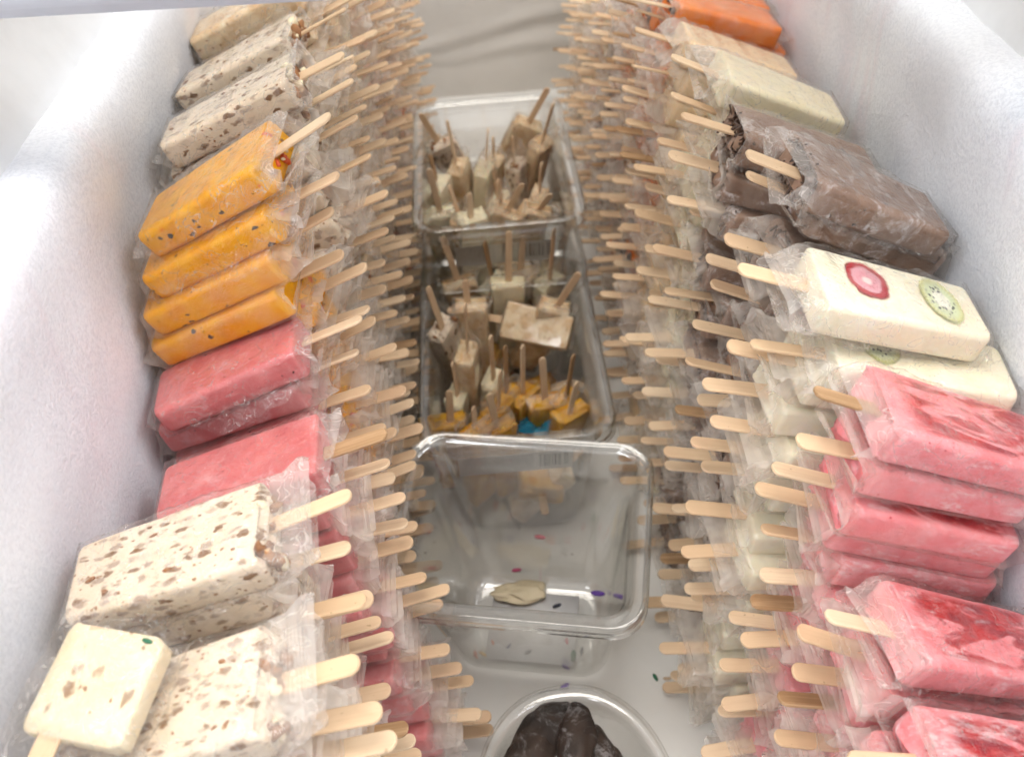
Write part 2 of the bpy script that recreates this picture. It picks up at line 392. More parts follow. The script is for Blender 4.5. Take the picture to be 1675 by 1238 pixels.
# --- popsicle geometry: local x runs from the wall end (0) to the stick end (L); z is up, body rests on z = 0
L, W, T = 0.090, 0.050, 0.0202
STICK_OUT = 0.038
def body_mesh(seed, rough_end=0.0009, melt=0.0):
    rings = []
    st = [(0.0, .88), (.0005, .935), (.0016, .975), (.004, .995), (.012, 1), (.025, 1), (.04, 1), (.055, 1), (.07, 1), (.08, 1), (.0865, .998), (.0888, .985), (.0897, .96), (.0903, .91)]
    for x, s in st:
        k = 0.89 + 0.11*x/L
        ring = [(x, y*1.0, z) for y, z in rrect(W*k*s, T*k*(s*0.5+0.5 if s < 1 else 1), 0.0038, 6)]
        rings.append(ring)
    last = rings[-1]
    for f in (0.75, 0.5, 0.25, 0.03): rings.append([(L + 0.0008, y*f, z*f) for _, y, z in last])
    out = []
    for q, ring in enumerate(rings):
        rr = []
        for p in ring:
            d = 0.0005*nz(p, 70, seed) + 0.00022*nz(p, 260, seed)
            v = Vector((0, p[1], p[2]));
            if v.length > 1e-6: v.normalize()
            e = rough_end if q >= 12 else 0.0
            d += melt*(0.0045*nz(p, 38, seed+11) + 0.0025*nz(p, 95, seed+12)) - melt*0.002*(1 - p[0]/L)
            rr.append((p[0] + e*2.0*nz(p, 300, seed+3) + e*1.5*nz(p, 130, seed+5), p[1] + v.y*d, p[2] + v.z*d + T/2))
        out.append(rr)
    v, f = loft(out); return mesh('popsicle_body', v, f)
BODY = [body_mesh(i) for i in range(4)]
BODY_MELT = [body_mesh(40+i, 0.0026, 1.0) for i in range(6)]
BODY_ROUGH = [body_mesh(20+i, 0.0022) for i in range(3)]

def stick_mesh(len_=0.075, wd=0.0098, th=0.0020):
    out = []; r = wd/2
    for i in range(11):
        a = math.radians(-90 + 180*i/10); out.append((len_ - r*0.92 + r*0.92*math.cos(a), r*math.sin(a)))
    out += [(0, r), (0, -r)]
    n = len(out); cx = len_/2; verts = []
    for z, s in ((-th/2, 0.0006), (-th/2 + 0.0005, 0), (th/2 - 0.0005, 0), (th/2, 0.0006)):
        for x, y in out:
            k = 1 - s/r; verts.append((min(x, len_ - s) if x > cx else x, y*k, z))
    faces = [tuple(reversed(range(n))), tuple(range(3*n, 4*n))]
    for k in range(3):
        for i in range(n):
            j = (i+1) % n; faces.append((k*n+i, k*n+j, (k+1)*n+j, (k+1)*n+i))
    return mesh('stick', verts, faces, smooth=False)
STICK = stick_mesh()

def bag_mesh(seed, n=9, ext=0.014, flop=0.0, slack=1.0, n_mouth=9, nb=10, crease=0.0, fin_side=0, mouth=(0.005, 0.018), short=False):
    rg = random.Random(seed); rings = []; flat = []
    ext = ext + rg.uniform(-0.006, 0.010); thick = rg.uniform(*mouth); wide = rg.uniform(1.02, 1.22)
    drop = rg.uniform(-0.006, 0.005) + flop; skew = rg.uniform(-0.006, 0.006)
    base = rrect(W + 0.0022, T + 0.0016, 0.0044, n); N = len(base)
    ang = [math.atan2(z, y*0.45) for y, z in base]
    xs_end = [(-0.013, 0.0), (-0.010, 0.02), (-0.006, 0.10), (-0.003, 0.35), (-0.0012, 0.75)]
    up = rg.choice((-1, 1))*rg.uniform(0.3, 1)
    for x, k in xs_end:
        ring = []
        for y, z in base:
            yy = y*(0.91 + 0.12*(1-k)); zz = z*0.9*k + 0.00025*(1 if z > 0 else -1)*(1-k) + up*0.010*((-x)/0.013)**1.5
            p = (x*0.5, yy, zz); d = 0.0020*(1-k)*nz(p, 120, seed)
            ring.append((p[0]+d, p[1], p[2] + d*2))
        rings.append(ring)
    for i in range(nb+1):
        x = L*i/nb; kk = 0.905 + 0.095*i/nb; ring = []
        for q, (y, z) in enumerate(base):
            p = (x, y*kk, z*kk)
            fin = max(0, abs(math.cos(ang[q]))-0.80)*5*slack*0.0028*(0.6 + nz((x, 0.0, math.copysign(1, y)*0.02), 40, seed))
            wr = 0.0007*abs(nz(p, 95, seed)) + 0.0006*abs(nz(p, 210, seed+2))
            if crease:
                for (ca, sa, sc_, sd_) in ((0.8, 0.6, 34, 31), (0.7, -0.7, 48, 37), (0.95, 0.3, 70, 41)):
                    u = nz((x*ca + (y+z)*sa, (x*sa - (y+z)*ca)*0.35, 0.0), sc_, seed + sd_)
                    wr += crease*max(0.0, 0.10 - abs(u))*10
            v = Vector((0, y, z*1.6)).normalized()
            ring.append((x, p[1] + v.y*(wr+0.0002) + math.copysign(max(fin, 0), y), p[2] + v.z*(wr+0.0002) - max(fin, 0)*0.5))
        rings.append(ring)
    for i in range(1, n_mouth+1):
        t = i/n_mouth; x = L + ext*t; s = t*t*(3-2*t); ring = []
        for q, (y, z) in enumerate(base):
            a = ang[q]
            ty = y*(1 + (wide-1)*s) + skew*s
            tz = z*(1-s) + s*thick*0.5*math.sin(a) + drop*s
            c = s**0.7
            p = (x, y, z)
            dx = c*(0.004*nz(p, 60, seed+1)) + (0.006*t*t*nz((0.1, y*1.0, z*1.5), 75, seed+9))
            dy = c*(0.0045*nz(p, 85, seed+4) + 0.002*nz(p, 200, seed+6))
            dz = c*(0.0065*nz(p, 80, seed+7) + 0.0030*nz(p, 190, seed+8))
            ring.append((x+dx, ty+dy, tz+dz))
        rings.append(ring)
    if short: rings = rings[len(xs_end) + 5:]
    rings = [[(a, b, c + T/2) for a, b, c in r] for r in rings]
    v, f = loft(rings, not short, False)
    first_flat = ((nb - 4) if short else (len(xs_end) + nb + 1))*N - N
    flat = list(range(max(first_flat, 0), len(f)-1))
    if fin_side:                                   # seam fin folded down over the near side of the bar
        v = list(v); b0 = len(v); mx, my = 26, 6; wd = rg.uniform(0.007, 0.014); fl = rg.uniform(0.0, 0.9); x0 = rg.uniform(-0.010, 0.02); x1 = L + rg.uniform(0.0, 0.012); zt = rg.uniform(0.2, 0.75)*T
        for i in range(mx):
            x = x0 + (x1-x0)*i/(mx-1); kk = 0.905 + 0.095*max(0, min(1, x/L))
            for j in range(my):
                t = j/(my-1); ww = wd*(1 + 0.9*nz((x, 0, 0), 26, seed+50))*min(1.0, 0.35 + 3*min(i, mx-1-i)/mx)
                q = (x, t*0.01, 0)
                yy = W/2*kk + 0.0012 + ww*t*(0.25 + fl*0.55) + 0.0018*t*nz(q, 90, seed+51) + 0.001*t*nz(q, 210, seed+52)
                zz = zt - ww*t*(1 - 0.45*fl) + 0.0022*t*nz(q, 70, seed+53)
                v.append((x + 0.002*t*nz(q, 120, seed+54), fin_side*yy, zz))
        for i in range(mx-1):
            for j in range(my-1):
                a = b0 + i*my + j; f.append((a, a+my, a+my+1, a+1)); flat.append(len(f)-1)
    return mesh('wrapper', v, f, True, flat)
BAG = [bag_mesh(100+i) for i in range(14)]
BAG_SHORT = [bag_mesh(700+i, short=True) for i in range(14)]
BAG_TOP = {sd: [bag_mesh(300+i, n=14, ext=0.013, mouth=(0.012, 0.028), n_mouth=13, slack=1.3, nb=34, crease=0.0013, fin_side=sd) for i in range(12)] for sd in (-1, 1)}
BAG_OPEN = [bag_mesh(500+i, n=12, ext=0.004, n_mouth=7) for i in range(3)]

def blob_mesh(seed, sx, sy, sz, sub=2, amp=0.3, freq=2.0):
    import bmesh
    bm = bmesh.new(); bmesh.ops.create_icosphere(bm, subdivisions=sub, radius=1.0)
    for v in bm.verts:
        k = 1 + amp*nz(v.co, freq, seed); v.co = Vector((v.co.x*sx*k, v.co.y*sy*k, v.co.z*sz*k))
    me = bpy.data.meshes.new('piece'); bm.to_mesh(me); bm.free()
    me.polygons.foreach_set('use_smooth', [True]*len(me.polygons)); return me
NUT = [blob_mesh(i, 0.0042, 0.0026, 0.0022, 2, 0.55, 1.6) for i in range(4)]
CHILE = [blob_mesh(10+i, 0.0032, 0.0024, 0.0016, 2, 0.5, 1.4) for i in range(2)]
SEEDB = blob_mesh(15, 0.0016, 0.0013, 0.0010, 1, 0.2)
PRUNE = [blob_mesh(16+i, 0.004, 0.009, 0.006, 2, 0.4, 1.3) for i in range(2)]

def axes(side, yaw, tilt, roll):
    s = -side
    cyw, syw, ct, st = math.cos(yaw), math.sin(yaw), math.cos(tilt), math.sin(tilt)
    ex = Vector((s*cyw*ct, syw*ct, st)); ey0 = Vector((-s*syw, cyw, 0)); ez0 = Vector((-s*cyw*st, -syw*st, ct))
    cr, sr = math.cos(roll), math.sin(roll)
    ey = ey0*cr + ez0*sr; ez = ez0*cr - ey0*sr
    if s < 0: ey = -ey
    m = Matrix.Identity(4)
    for i in range(3): m[i][0], m[i][1], m[i][2] = ex[i], ey[i], ez[i]
    return m

def ordinal(k):
    return ['top', 'second', 'third', 'fourth', 'fifth', 'sixth', 'seventh', 'eighth', 'ninth', 'tenth', 'eleventh', 'twelfth', 'thirteenth', 'fourteenth', 'fifteenth', 'sixteenth', 'seventeenth', 'eighteenth', 'nineteenth', 'twentieth'][k]

def shavings(parent, seed, mat='shaving', n=60, x0=0.0895, sy=0.021, sz=0.009):
    rg = random.Random(seed); V = []; F = []
    for _ in range(n):
        c = Vector((x0 + rg.uniform(-0.001, 0.003), rg.uniform(-sy, sy), T/2 + rg.uniform(-sz, sz)))
        d = Vector((rg.uniform(-.4, .6), rg.uniform(-1, 1), rg.uniform(-1, 1))).normalized()
        e = d.cross(Vector((rg.uniform(-1, 1), rg.uniform(-1, 1), rg.uniform(-1, 1)))).normalized(); g = d.cross(e)
        l = rg.uniform(0.002, 0.0045); r = rg.uniform(0.0005, 0.0009); b = len(V)
        for t in (-1, 1):
            for ca, sa in ((1, 0), (0, 1), (-1, 0), (0, -1)): V.append(c + d*l*t*(1 if t < 0 else 1) + e*r*ca + g*r*sa + e*0.0006*(t*t))
        F += [(b, b+1, b+5, b+4), (b+1, b+2, b+6, b+5), (b+2, b+3, b+7, b+6), (b+3, b, b+4, b+7), (b+3, b+2, b+1, b), (b+4, b+5, b+6, b+7)]
    o = obj('chocolate_shavings', mesh('shavings', V, F, False), mat, parent); tag(o, kind='stuff'); return o

def decorate(root, flav, rg, level):
    """small pieces at the open stick end (and, on top pieces, under the surface)"""
    def bit(name, me, mat, p, s=1.0):
        m = Matrix.Translation(p) @ Euler((rg.uniform(0, 6), rg.uniform(0, 6), rg.uniform(0, 6))).to_matrix().to_4x4() @ Matrix.Scale(s, 4)
        return obj(name, me, mat, root, m)
    if flav == 'pecan':
        for _ in range(13 if level == 2 else 3):
            bit('nut_piece', rg.choice(NUT), 'nut' if rg.random() < 0.75 else 'cream_bit', (L + rg.uniform(0.0, 0.004), rg.uniform(-0.021, 0.021), T/2 + rg.uniform(-0.007, 0.009)), rg.uniform(0.7, 1.3))
        if level == 2:
            for _ in range(7):
                m = Matrix.Translation((rg.uniform(0.006, 0.084), rg.uniform(-0.019, 0.019), T - 0.0004)) @ Matrix.Rotation(rg.gauss(0.3, 0.6), 4, 'Z') @ Matrix.Diagonal((rg.uniform(0.3, 0.6), rg.uniform(0.25, 0.5), 0.3, 1))
                obj('nut_piece', rg.choice(NUT), 'nut', root, m)
    elif flav == 'mango':
        for _ in range(6 if level == 2 else 2):
            bit('chile_piece', rg.choice(CHILE), rg.choice(('chile', 'nut', 'chile')), (L + rg.uniform(-0.001, 0.0025), rg.uniform(-0.020, 0.018), T/2 + rg.uniform(-0.008, 0.009)), rg.uniform(0.6, 1.1))
        for _ in range(4 if level == 2 else 0):
            bit('seed', SEEDB, 'seed', (L + rg.uniform(0, 0.003), rg.uniform(-0.018, 0.018), T/2 + rg.uniform(-0.007, 0.009)), rg.uniform(0.7, 1.2))
    elif flav == 'choc':
        shavings(root, rg.random(), n=110 if level == 2 else 40)
    elif flav == 'papaya' and level < 2:
        for _ in range(2): bit('fruit_piece', rg.choice(PRUNE), 'prune', (L - 0.001 + rg.uniform(0, 0.002), rg.uniform(-0.018, 0.018), T/2 + rg.uniform(-0.006, 0.006)), rg.uniform(0.6, 0.9))

NAMES = dict(pecan='pecan_popsicle', mango='mango_popsicle', rose='strawberry_milk_popsicle', vanilla='vanilla_popsicle', fruit='fruit_cream_popsicle', tan='caramel_popsicle', papaya='orange_popsicle', choc='chocolate_popsicle', berry='strawberry_popsicle', yellow='yellow_popsicle', beige='cinnamon_popsicle')
BODYMESH = dict(berry=BODY_ROUGH, choc=BODY_ROUGH, pecan=BODY_ROUGH)
def popsicle(flav, mw, label, group, rg, level=0, bag=True, film=None, out=STICK_OUT, near=-1, bags=None, melt=False):
    film = film or ('film_top' if level == 2 else 'film')
    root = bpy.data.objects.new(NAMES[flav], None); COL.objects.link(root); root.empty_display_size = 0.02
    root.matrix_world = mw; tag(root, label, 'popsicle', group)
    body = obj('body', rg.choice(BODY_MELT if melt else BODYMESH.get(flav, BODY)), flav, root)
    sm = Matrix.Translation((L + out - 0.075 + rg.uniform(-0.003, 0.003), rg.uniform(-0.002, 0.002), T/2 + rg.uniform(-0.001, 0.001))) @ Euler((rg.gauss(0, 0.10), rg.gauss(0, 0.03), rg.gauss(0, 0.045))).to_matrix().to_4x4()
    obj('stick', STICK, 'wood', root, sm)
    if bag:
        m = Matrix.Identity(4)
        if rg.random() < 0.5 and level < 2: m = Matrix.Translation((0, 0, T/2)) @ Matrix.Rotation(math.pi, 4, 'X') @ Matrix.Translation((0, 0, -T/2))
        obj('wrapper', rg.choice(bags or (BAG_TOP[near] if level == 2 else BAG)), film, root, m)
    if level: decorate(body, flav, rg, level)
    return root
def rad(*a): return tuple(math.radians(x) for x in a)

# ------------------------------------------------------------------ setting: freezer tub
def wall_side(name, xs, sign, seed, mat, top=False):
    """frosted side wall with a ledge; profile in (x outward, z)"""
    prof = [(0.000, z) for z in np.linspace(-0.01, 0.41, 46)] + [(-.001, .425), (-.0015, .437), (-.001, .447), (.001, .456), (.005, .462), (.012, .465), (.022, .465), (.034, .462)]
    if top: prof = [(.026, .450), (.030, .466), (.040, .485), (.050, .512), (.055, .53), (.058, .56), (.060, .60), (.066, .615), (.080, .622), (.12, .625), (.20, .625)]
    ys = np.linspace(-0.15, 1.50, 170); V = []; F = []
    for y in ys:
        for k, (dx, z) in enumerate(prof):
            p = (seed, y, z); f = 0.0 if top else 1.0
            d = f*(0.0015*nz(p, 5, seed) + 0.0014*nz(p, 17, seed+1) + 0.0007*nz(p, 60, seed+2) + 0.0004*nz(p, 170, seed+3))
            dd = 0.0 if top else 0.002*nz((y, 0.0, 0.0), 9, seed) + 0.002*nz((y, 0.0, dx), 40, seed)
            V.append((sign*(xs + dx - d), y, z + dd*(1 if z > 0.42 else 0)))
    n = len(prof)
    for i in range(len(ys)-1):
        for k in range(n-1):
            q = (i*n+k, (i+1)*n+k, (i+1)*n+k+1, i*n+k+1)
            F.append(q if sign > 0 else q[::-1])
    o = obj(name, mesh(name, V, F), mat); tag(o, kind='structure'); return o
wall_side('wall_left', 0.219, -1, 3.0, 'frost')
wall_side('wall_right', 0.256, 1, 8.0, 'frost')
wall_side('wall_rim_left', 0.219, -1, 3.0, 'liner', True)
wall_side('wall_rim_right', 0.256, 1, 8.0, 'liner', True)
def back_wall():
    V = []; F = []; nx, nzv = 90, 90
    for j in range(nzv):
        for i in range(nx):
            x = -0.30 + 0.62*i/(nx-1); z = -0.01 + 0.64*j/(nzv-1)
            d = 0.002*nz((x, 0, z), 8, 4)
            for (z0, sl, hh, ww) in ((0.105, 0.10, 0.006, 0.011), (0.072, -0.03, 0.004, 0.010)):
                zc = z0 + sl*x + 0.01*math.sin(x*16); q = (z - zc)/ww
                d += hh*math.exp(-q*q)*(0.6 + 0.4*nz((x, 1, 0), 12, 2)) - (0.5*hh*math.exp(-(q+1.6)**2))
            V.append((x, 1.47 - d, z))
    for j in range(nzv-1):
        for i in range(nx-1):
            a = j*nx+i; F.append((a, a+1, a+nx+1, a+nx))
    tag(obj('wall_back', mesh('wall_back', V, F), 'back'), kind='structure')
back_wall()
fv = [(-0.24, -0.15, 0), (0.28, -0.15, 0), (0.28, 1.5, 0), (-0.24, 1.5, 0)]
tag(obj('floor', mesh('floor', fv, [(0, 1, 2, 3)], False), 'floor'), kind='structure')
tag(obj('wall_front', mesh('wall_front', [(-0.24, -0.14, 0), (0.28, -0.14, 0), (0.28, -0.14, 0.5), (-0.24, -0.14, 0.5)], [(3, 2, 1, 0)], False), 'liner'), kind='structure')

# sliding lid whose front rail crosses the top left corner of the picture
def box_mesh(x0, x1, y0, y1, z0, z1, bev=0.003):
    import bmesh
    bm = bmesh.new(); bmesh.ops.create_cube(bm, size=1.0)
    for v in bm.verts: v.co = Vector(((x0+x1)/2 + v.co.x*(x1-x0), (y0+y1)/2 + v.co.y*(y1-y0), (z0+z1)/2 + v.co.z*(z1-z0)))
    if bev: bmesh.ops.bevel(bm, geom=bm.edges[:], offset=bev, segments=3, affect='EDGES')
    me = bpy.data.meshes.new('box'); bm.to_mesh(me); bm.free()
    me.polygons.foreach_set('use_smooth', [True]*len(me.polygons)); return me
lid = bpy.data.objects.new('sliding_lid', None); COL.objects.link(lid)
lid.location = (-0.14, 0.415, 0.543); lid.rotation_euler = (0, 0, math.radians(-3.5))
tag(lid, 'pale grey rail of the sliding freezer lid crossing above the frosted wall', 'lid')
obj('front_rail', box_mesh(-0.28, 0.46, 0, 0.034, 0, 0.030, 0.006), 'rail', lid)
obj('side_rail', box_mesh(-0.28, -0.25, 0.036, 0.62, 0.002, 0.028, 0.005), 'rail', lid)
obj('side_rail', box_mesh(0.43, 0.46, 0.036, 0.62, 0.002, 0.028, 0.005), 'rail', lid)
obj('glass_pane', box_mesh(-0.249, 0.429, 0.035, 0.62, 0.012, 0.017, 0), 'tub', lid)

# ------------------------------------------------------------------ popsicle stacks along both walls
# (side, flavour, x, y, z of the top piece's wall end, yaw, tilt, roll, words for the stack)
STACKS = [
 (-1, 'pecan', -0.180, 0.130, 0.288, 4, 14, 2, 'nearest pecan stack at bottom left'),
 (-1, 'pecan', -0.189, 0.197, 0.318, 4, 16, 3, 'pecan stack under the half eaten bar'),
 (-1, 'pecan', -0.199, 0.262, 0.335, 7, 12, -2, 'tall pecan stack before the pink ones'),
 (-1, 'rose', -0.190, 0.346, 0.297, 7, 12, -5, 'low pink stack behind the tall pecan stack'),
 (-1, 'rose', -0.201, 0.413, 0.311, 9, 18, -5, 'pink stack beside the orange mango stack'),
 (-1, 'mango', -0.192, 0.474, 0.394, -6, 29, 4, 'orange mango stack on the left'),
 (-1, 'pecan', -0.200, 0.556, 0.402, 6, 21, -4, 'pecan stack behind the mango stack'),
 (-1, 'pecan', -0.208, 0.640, 0.397, -1, 23, -2, 'second pecan stack behind the mango stack'),
 (-1, 'beige', -0.212, 0.716, 0.405, 0, 22, 0, 'brown stack at the far top left'),
 (-1, 'tan', -0.205, 0.776, 0.385, 0, 20, 0, 'tenth stack from the front on the left'),
 (-1, 'vanilla', -0.205, 0.842, 0.381, 0, 20, 0, 'eleventh stack from the front on the left'),
 (-1, 'papaya', -0.205, 0.908, 0.377, 0, 20, 0, 'twelfth stack from the front on the left'),
 (-1, 'beige', -0.205, 0.974, 0.373, 0, 20, 0, 'thirteenth stack from the front on the left'),
 (-1, 'tan', -0.205, 1.040, 0.369, 0, 20, 0, 'fourteenth stack from the front on the left'),
 (-1, 'papaya', -0.205, 1.106, 0.365, 0, 20, 0, 'fifteenth stack from the front on the left'),
 (-1, 'vanilla', -0.205, 1.172, 0.361, 0, 20, 0, 'sixteenth stack from the front on the left'),
 (-1, 'tan', -0.205, 1.238, 0.357, 0, 20, 0, 'seventeenth stack from the front on the left'),
 (-1, 'beige', -0.205, 1.304, 0.353, 0, 20, 0, 'eighteenth stack from the front on the left'),
 (1, 'berry', 0.245, 0.188, 0.233, -3, 24, 2, 'nearest strawberry stack at bottom right'),
 (1, 'berry', 0.248, 0.245, 0.243, -2, 26, -3, 'low strawberry stack at the right edge'),
 (1, 'berry', 0.247, 0.301, 0.331, 5, 22, -3, 'tall strawberry stack before the fruit stack'),
 (1, 'fruit', 0.234, 0.368, 0.362, 3, 18, 1, 'cream stack with strawberry and kiwi slices'),
 (1, 'choc', 0.237, 0.443, 0.374, -1, 28, 3, 'chocolate stack next to the fruit stack'),
 (1, 'choc', 0.232, 0.524, 0.361, 5, 20, -2, 'chocolate stack next to the vanilla stack'),
 (1, 'vanilla', 0.233, 0.600, 0.361, 1, 24, 2, 'vanilla stack behind the chocolate stacks'),
 (1, 'tan', 0.227, 0.688, 0.352, 2, 21, -3, 'caramel stack before the orange stack'),
 (1, 'papaya', 0.238, 0.765, 0.402, 0, 22, 0, 'bright orange stack at the far top right'),
 (1, 'papaya', 0.238, 0.832, 0.370, 0, 20, 0, 'tenth stack from the front on the right'),
 (1, 'tan', 0.238, 0.898, 0.367, 0, 20, 0, 'eleventh stack from the front on the right'),
 (1, 'papaya', 0.238, 0.964, 0.364, 0, 20, 0, 'twelfth stack from the front on the right'),
 (1, 'choc', 0.238, 1.030, 0.361, 0, 20, 0, 'thirteenth stack from the front on the right'),
 (1, 'tan', 0.238, 1.096, 0.358, 0, 20, 0, 'fourteenth stack from the front on the right'),
 (1, 'papaya', 0.238, 1.162, 0.355, 0, 20, 0, 'fifteenth stack from the front on the right'),
 (1, 'vanilla', 0.238, 1.228, 0.352, 0, 20, 0, 'sixteenth stack from the front on the right'),
 (1, 'beige', 0.238, 1.294, 0.349, 0, 20, 0, 'seventeenth stack from the front on the right'),
 (1, 'tan', 0.238, 1.360, 0.346, 0, 20, 0, 'eighteenth stack from the front on the right'),
]
LOOK = dict(pecan='cream pecan popsicle', mango='orange mango popsicle', rose='pink milk popsicle', vanilla='pale vanilla popsicle', fruit='white fruit popsicle', tan='tan caramel popsicle', papaya='orange popsicle', choc='brown chocolate popsicle', berry='pink strawberry popsicle', beige='brownish cream popsicle')
FI = next(i for i, q in enumerate(STACKS) if q[1] == 'fruit')
SPECIAL = {  # (stack index, layer): shift of x, y, z and the angles
 (FI, 1): (0.014, -0.024, 0.000, 8, -8, -5),
 (5, 1): (-0.004, -0.010, 0.000, 3, -3, 0), (5, 2): (-0.010, -0.016, 0.0, 5, -5, 0), (5, 3): (-0.012, -0.018, 0.0, 5, -6, 0),
}
specs = []
for si, (side, fl, x0, y0, z0, yw, tl, ro, words) in enumerate(STACKS):
    rg = random.Random(1000 + si)
    n = max(2, round(z0/0.0224)); pz = (z0 - 0.004)/n
    for k in range(n+1):
        t = k/n; big = k == 0
        x = x0 + (side*0.003*t if not big else 0); y = y0; z = z0 - pz*k
        a, b, c = yw*(1-t)**2, tl*(1-t)**0.9 + (5.0*t if side < 0 else -1.5*t), ro*(1-t)
        if not big:
            x += rg.gauss(0, 0.0045); y += rg.gauss(0, 0.0045); a += rg.gauss(0, 2.4); b += rg.gauss(0, 1.4); c += rg.gauss(0, 2.5)
            if side < 0 and y0 < 0.36: x += 0.034*t*t
            if side > 0: x -= 0.014*t
            x = max(x, -0.206) if side < 0 else min(x, 0.243)
        if (si, k) in SPECIAL:
            s = SPECIAL[(si, k)]; x, y, z = x0 + s[0], y0 + s[1], z + s[2]; a, b, c = yw + s[3], tl + s[4], ro + s[5]
        m = Matrix.Translation((x, y, max(z, 0.004))) @ axes(side, *rad(a, b, c))
        pts = [m @ Vector(q) for q in ((0, 0, T), (L/2, 0, T), (L, -W/2, T), (L, W/2, T), (L + STICK_OUT, 0, T/2))]
        px = [to_px(p) for p in pts]
        if not any(-15 < u < 1690 and -15 < v < 1253 for u, v in px): continue
        specs.append((min((Vector((0, 0, H)) - p).length for p in pts), si, k, n, fl, m, words))
specs.sort(key=lambda s: s[0])
print('POPSICLES in frame', len(specs))
FRONT = {}
for dist, si, k, n, fl, m, words in specs:
    rg = random.Random(si*100 + k)
    level = 2 if k == 0 or (si, k) in ((5, 1), (FI, 1)) else 1
    side = STACKS[si][0]
    label = f"{LOOK[fl]}, {'on top' if k == 0 else ordinal(k) + ' from top'} of {words}"
    r = popsicle(fl, m, label, f"popsicles in the {words}", rg, level, near=side, bags=BAG_SHORT if k > 4 else None)
    FRONT[(si, k)] = r

# fruit slices frozen into the white bars
def disc(sx, sy, th, seed, n=28):
    rings = []
    for z, s in ((-th, 0.97), (0, 1.0), (th*0.6, 0.96)):
        rings.append([(sx*s*math.cos(2*math.pi*i/n)*(1+0.06*nz((math.cos(i*.22), math.sin(i*.22), 0), 1.5, seed)), sy*s*math.sin(2*math.pi*i/n), z) for i in range(n)])
    v, f = loft(rings); return mesh('slice', v, f)
KIWI, SLICE = disc(0.0130, 0.0205, 0.0004, 1), disc(0.0140, 0.0170, 0.0004, 2)
if (FI, 0) in FRONT:
    obj('strawberry_slice', SLICE, 'slice', FRONT[(FI, 0)].children[0], Matrix.Translation((0.063, -0.003, T + 0.0002)) @ Matrix.Rotation(0.12, 4, 'Z'))
    obj('kiwi_slice', KIWI, 'kiwi', FRONT[(FI, 0)].children[0], Matrix.Translation((0.022, 0.000, T + 0.0002)) @ Matrix.Rotation(0.1, 4, 'Z'))
if (FI, 1) in FRONT:
    obj('kiwi_slice', KIWI, 'kiwi', FRONT[(FI, 1)].children[0], Matrix.Translation((0.066, -0.002, T + 0.0002)))

# ------------------------------------------------------------------ clear food tubs on the floor
def tub(lx, ly, depth, taper=0.016, rim=0.011):
    """open pan with a rolled outer flange, a step and tapered walls; origin at the centre of its bottom"""
    def ring(ix, iy, r, z): return [(x, y, z) for x, y in rrect(ix, iy, r, 9)]
    d = depth; R = 0.024
    R2 = []
    R2.append(ring(lx - 0.004, ly - 0.004, R, d - 0.016))
    R2.append(ring(lx + 0.001, ly + 0.001, R, d - 0.0145))
    R2.append(ring(lx - 0.001, ly - 0.001, R, d - 0.0085))
    R2.append(ring(lx - 0.0035, ly - 0.0035, R, d - 0.007))
    R2.append(ring(lx + 0.001, ly + 0.001, R, d - 0.002))
    R2.append(ring(lx - 0.001, ly - 0.001, R, d))
    R2.append(ring(lx - 0.004, ly - 0.004, R, d - 0.0003))
    R2.append(ring(lx - 2*rim + 0.004, ly - 2*rim + 0.004, R - 0.005, d - 0.001))
    R2.append(ring(lx - 2*rim, ly - 2*rim, R - 0.006, d - 0.004))
    R2.append(ring(lx - 2*rim - 0.001, ly - 2*rim - 0.001, R - 0.006, d - 0.020))
    R2.append(ring(lx - 2*rim - 0.009, ly - 2*rim - 0.009, R - 0.005, d - 0.025))
    for t in np.linspace(0.1, 1, 7):
        R2.append(ring(lx - 2*rim - 0.009 - 2*taper*t*0.85, ly - 2*rim - 0.009 - 2*taper*t*0.85, R - 0.004, (d - 0.025)*(1-t) + 0.012*t))
    bx, by = lx - 2*rim - 0.009 - 2*taper*0.85, ly - 2*rim - 0.009 - 2*taper*0.85
    R2.append(ring(bx - 0.004, by - 0.004, R - 0.005, 0.005))
    R2.append(ring(bx - 0.014, by - 0.014, R - 0.009, 0.0015))
    R2.append(ring(bx - 0.03, by - 0.03, R - 0.012, 0.001))
    v, f = loft(R2, False, True)
    me = mesh('tub', v, f); return me
def make_tub(name, label, lx, ly, depth, mw, sticker=None):
    root = bpy.data.objects.new(name, None); COL.objects.link(root); root.matrix_world = mw
    tag(root, label, 'tub')
    o = obj('shell', tub(lx, ly, depth), 'tub', root)
    sd = o.modifiers.new('wall', 'SOLIDIFY'); sd.thickness = 0.0022; sd.offset = -1
    if sticker:
        x0, x1, z0, z1, y = sticker
        me = mesh('sticker', [(x0, y-0.004*1, z0), (x1, y-0.004, z0), (x1, y-0.0105, z1), (x0, y-0.0105, z1)], [(0, 1, 2, 3)], False)
        obj('label_sticker', me, 'label', root)
    return root
T1Z, T2Z = 0.072, 0.0
make_tub('food_tub', 'clear plastic tub of popsicles farthest back by the back wall', 0.162, 0.265, 0.148, Matrix.Translation((-0.002, 0.862, T1Z)) @ Matrix.Rotation(0.02, 4, 'Z'), (-0.045, 0.05, 0.092, 0.118, -0.106))
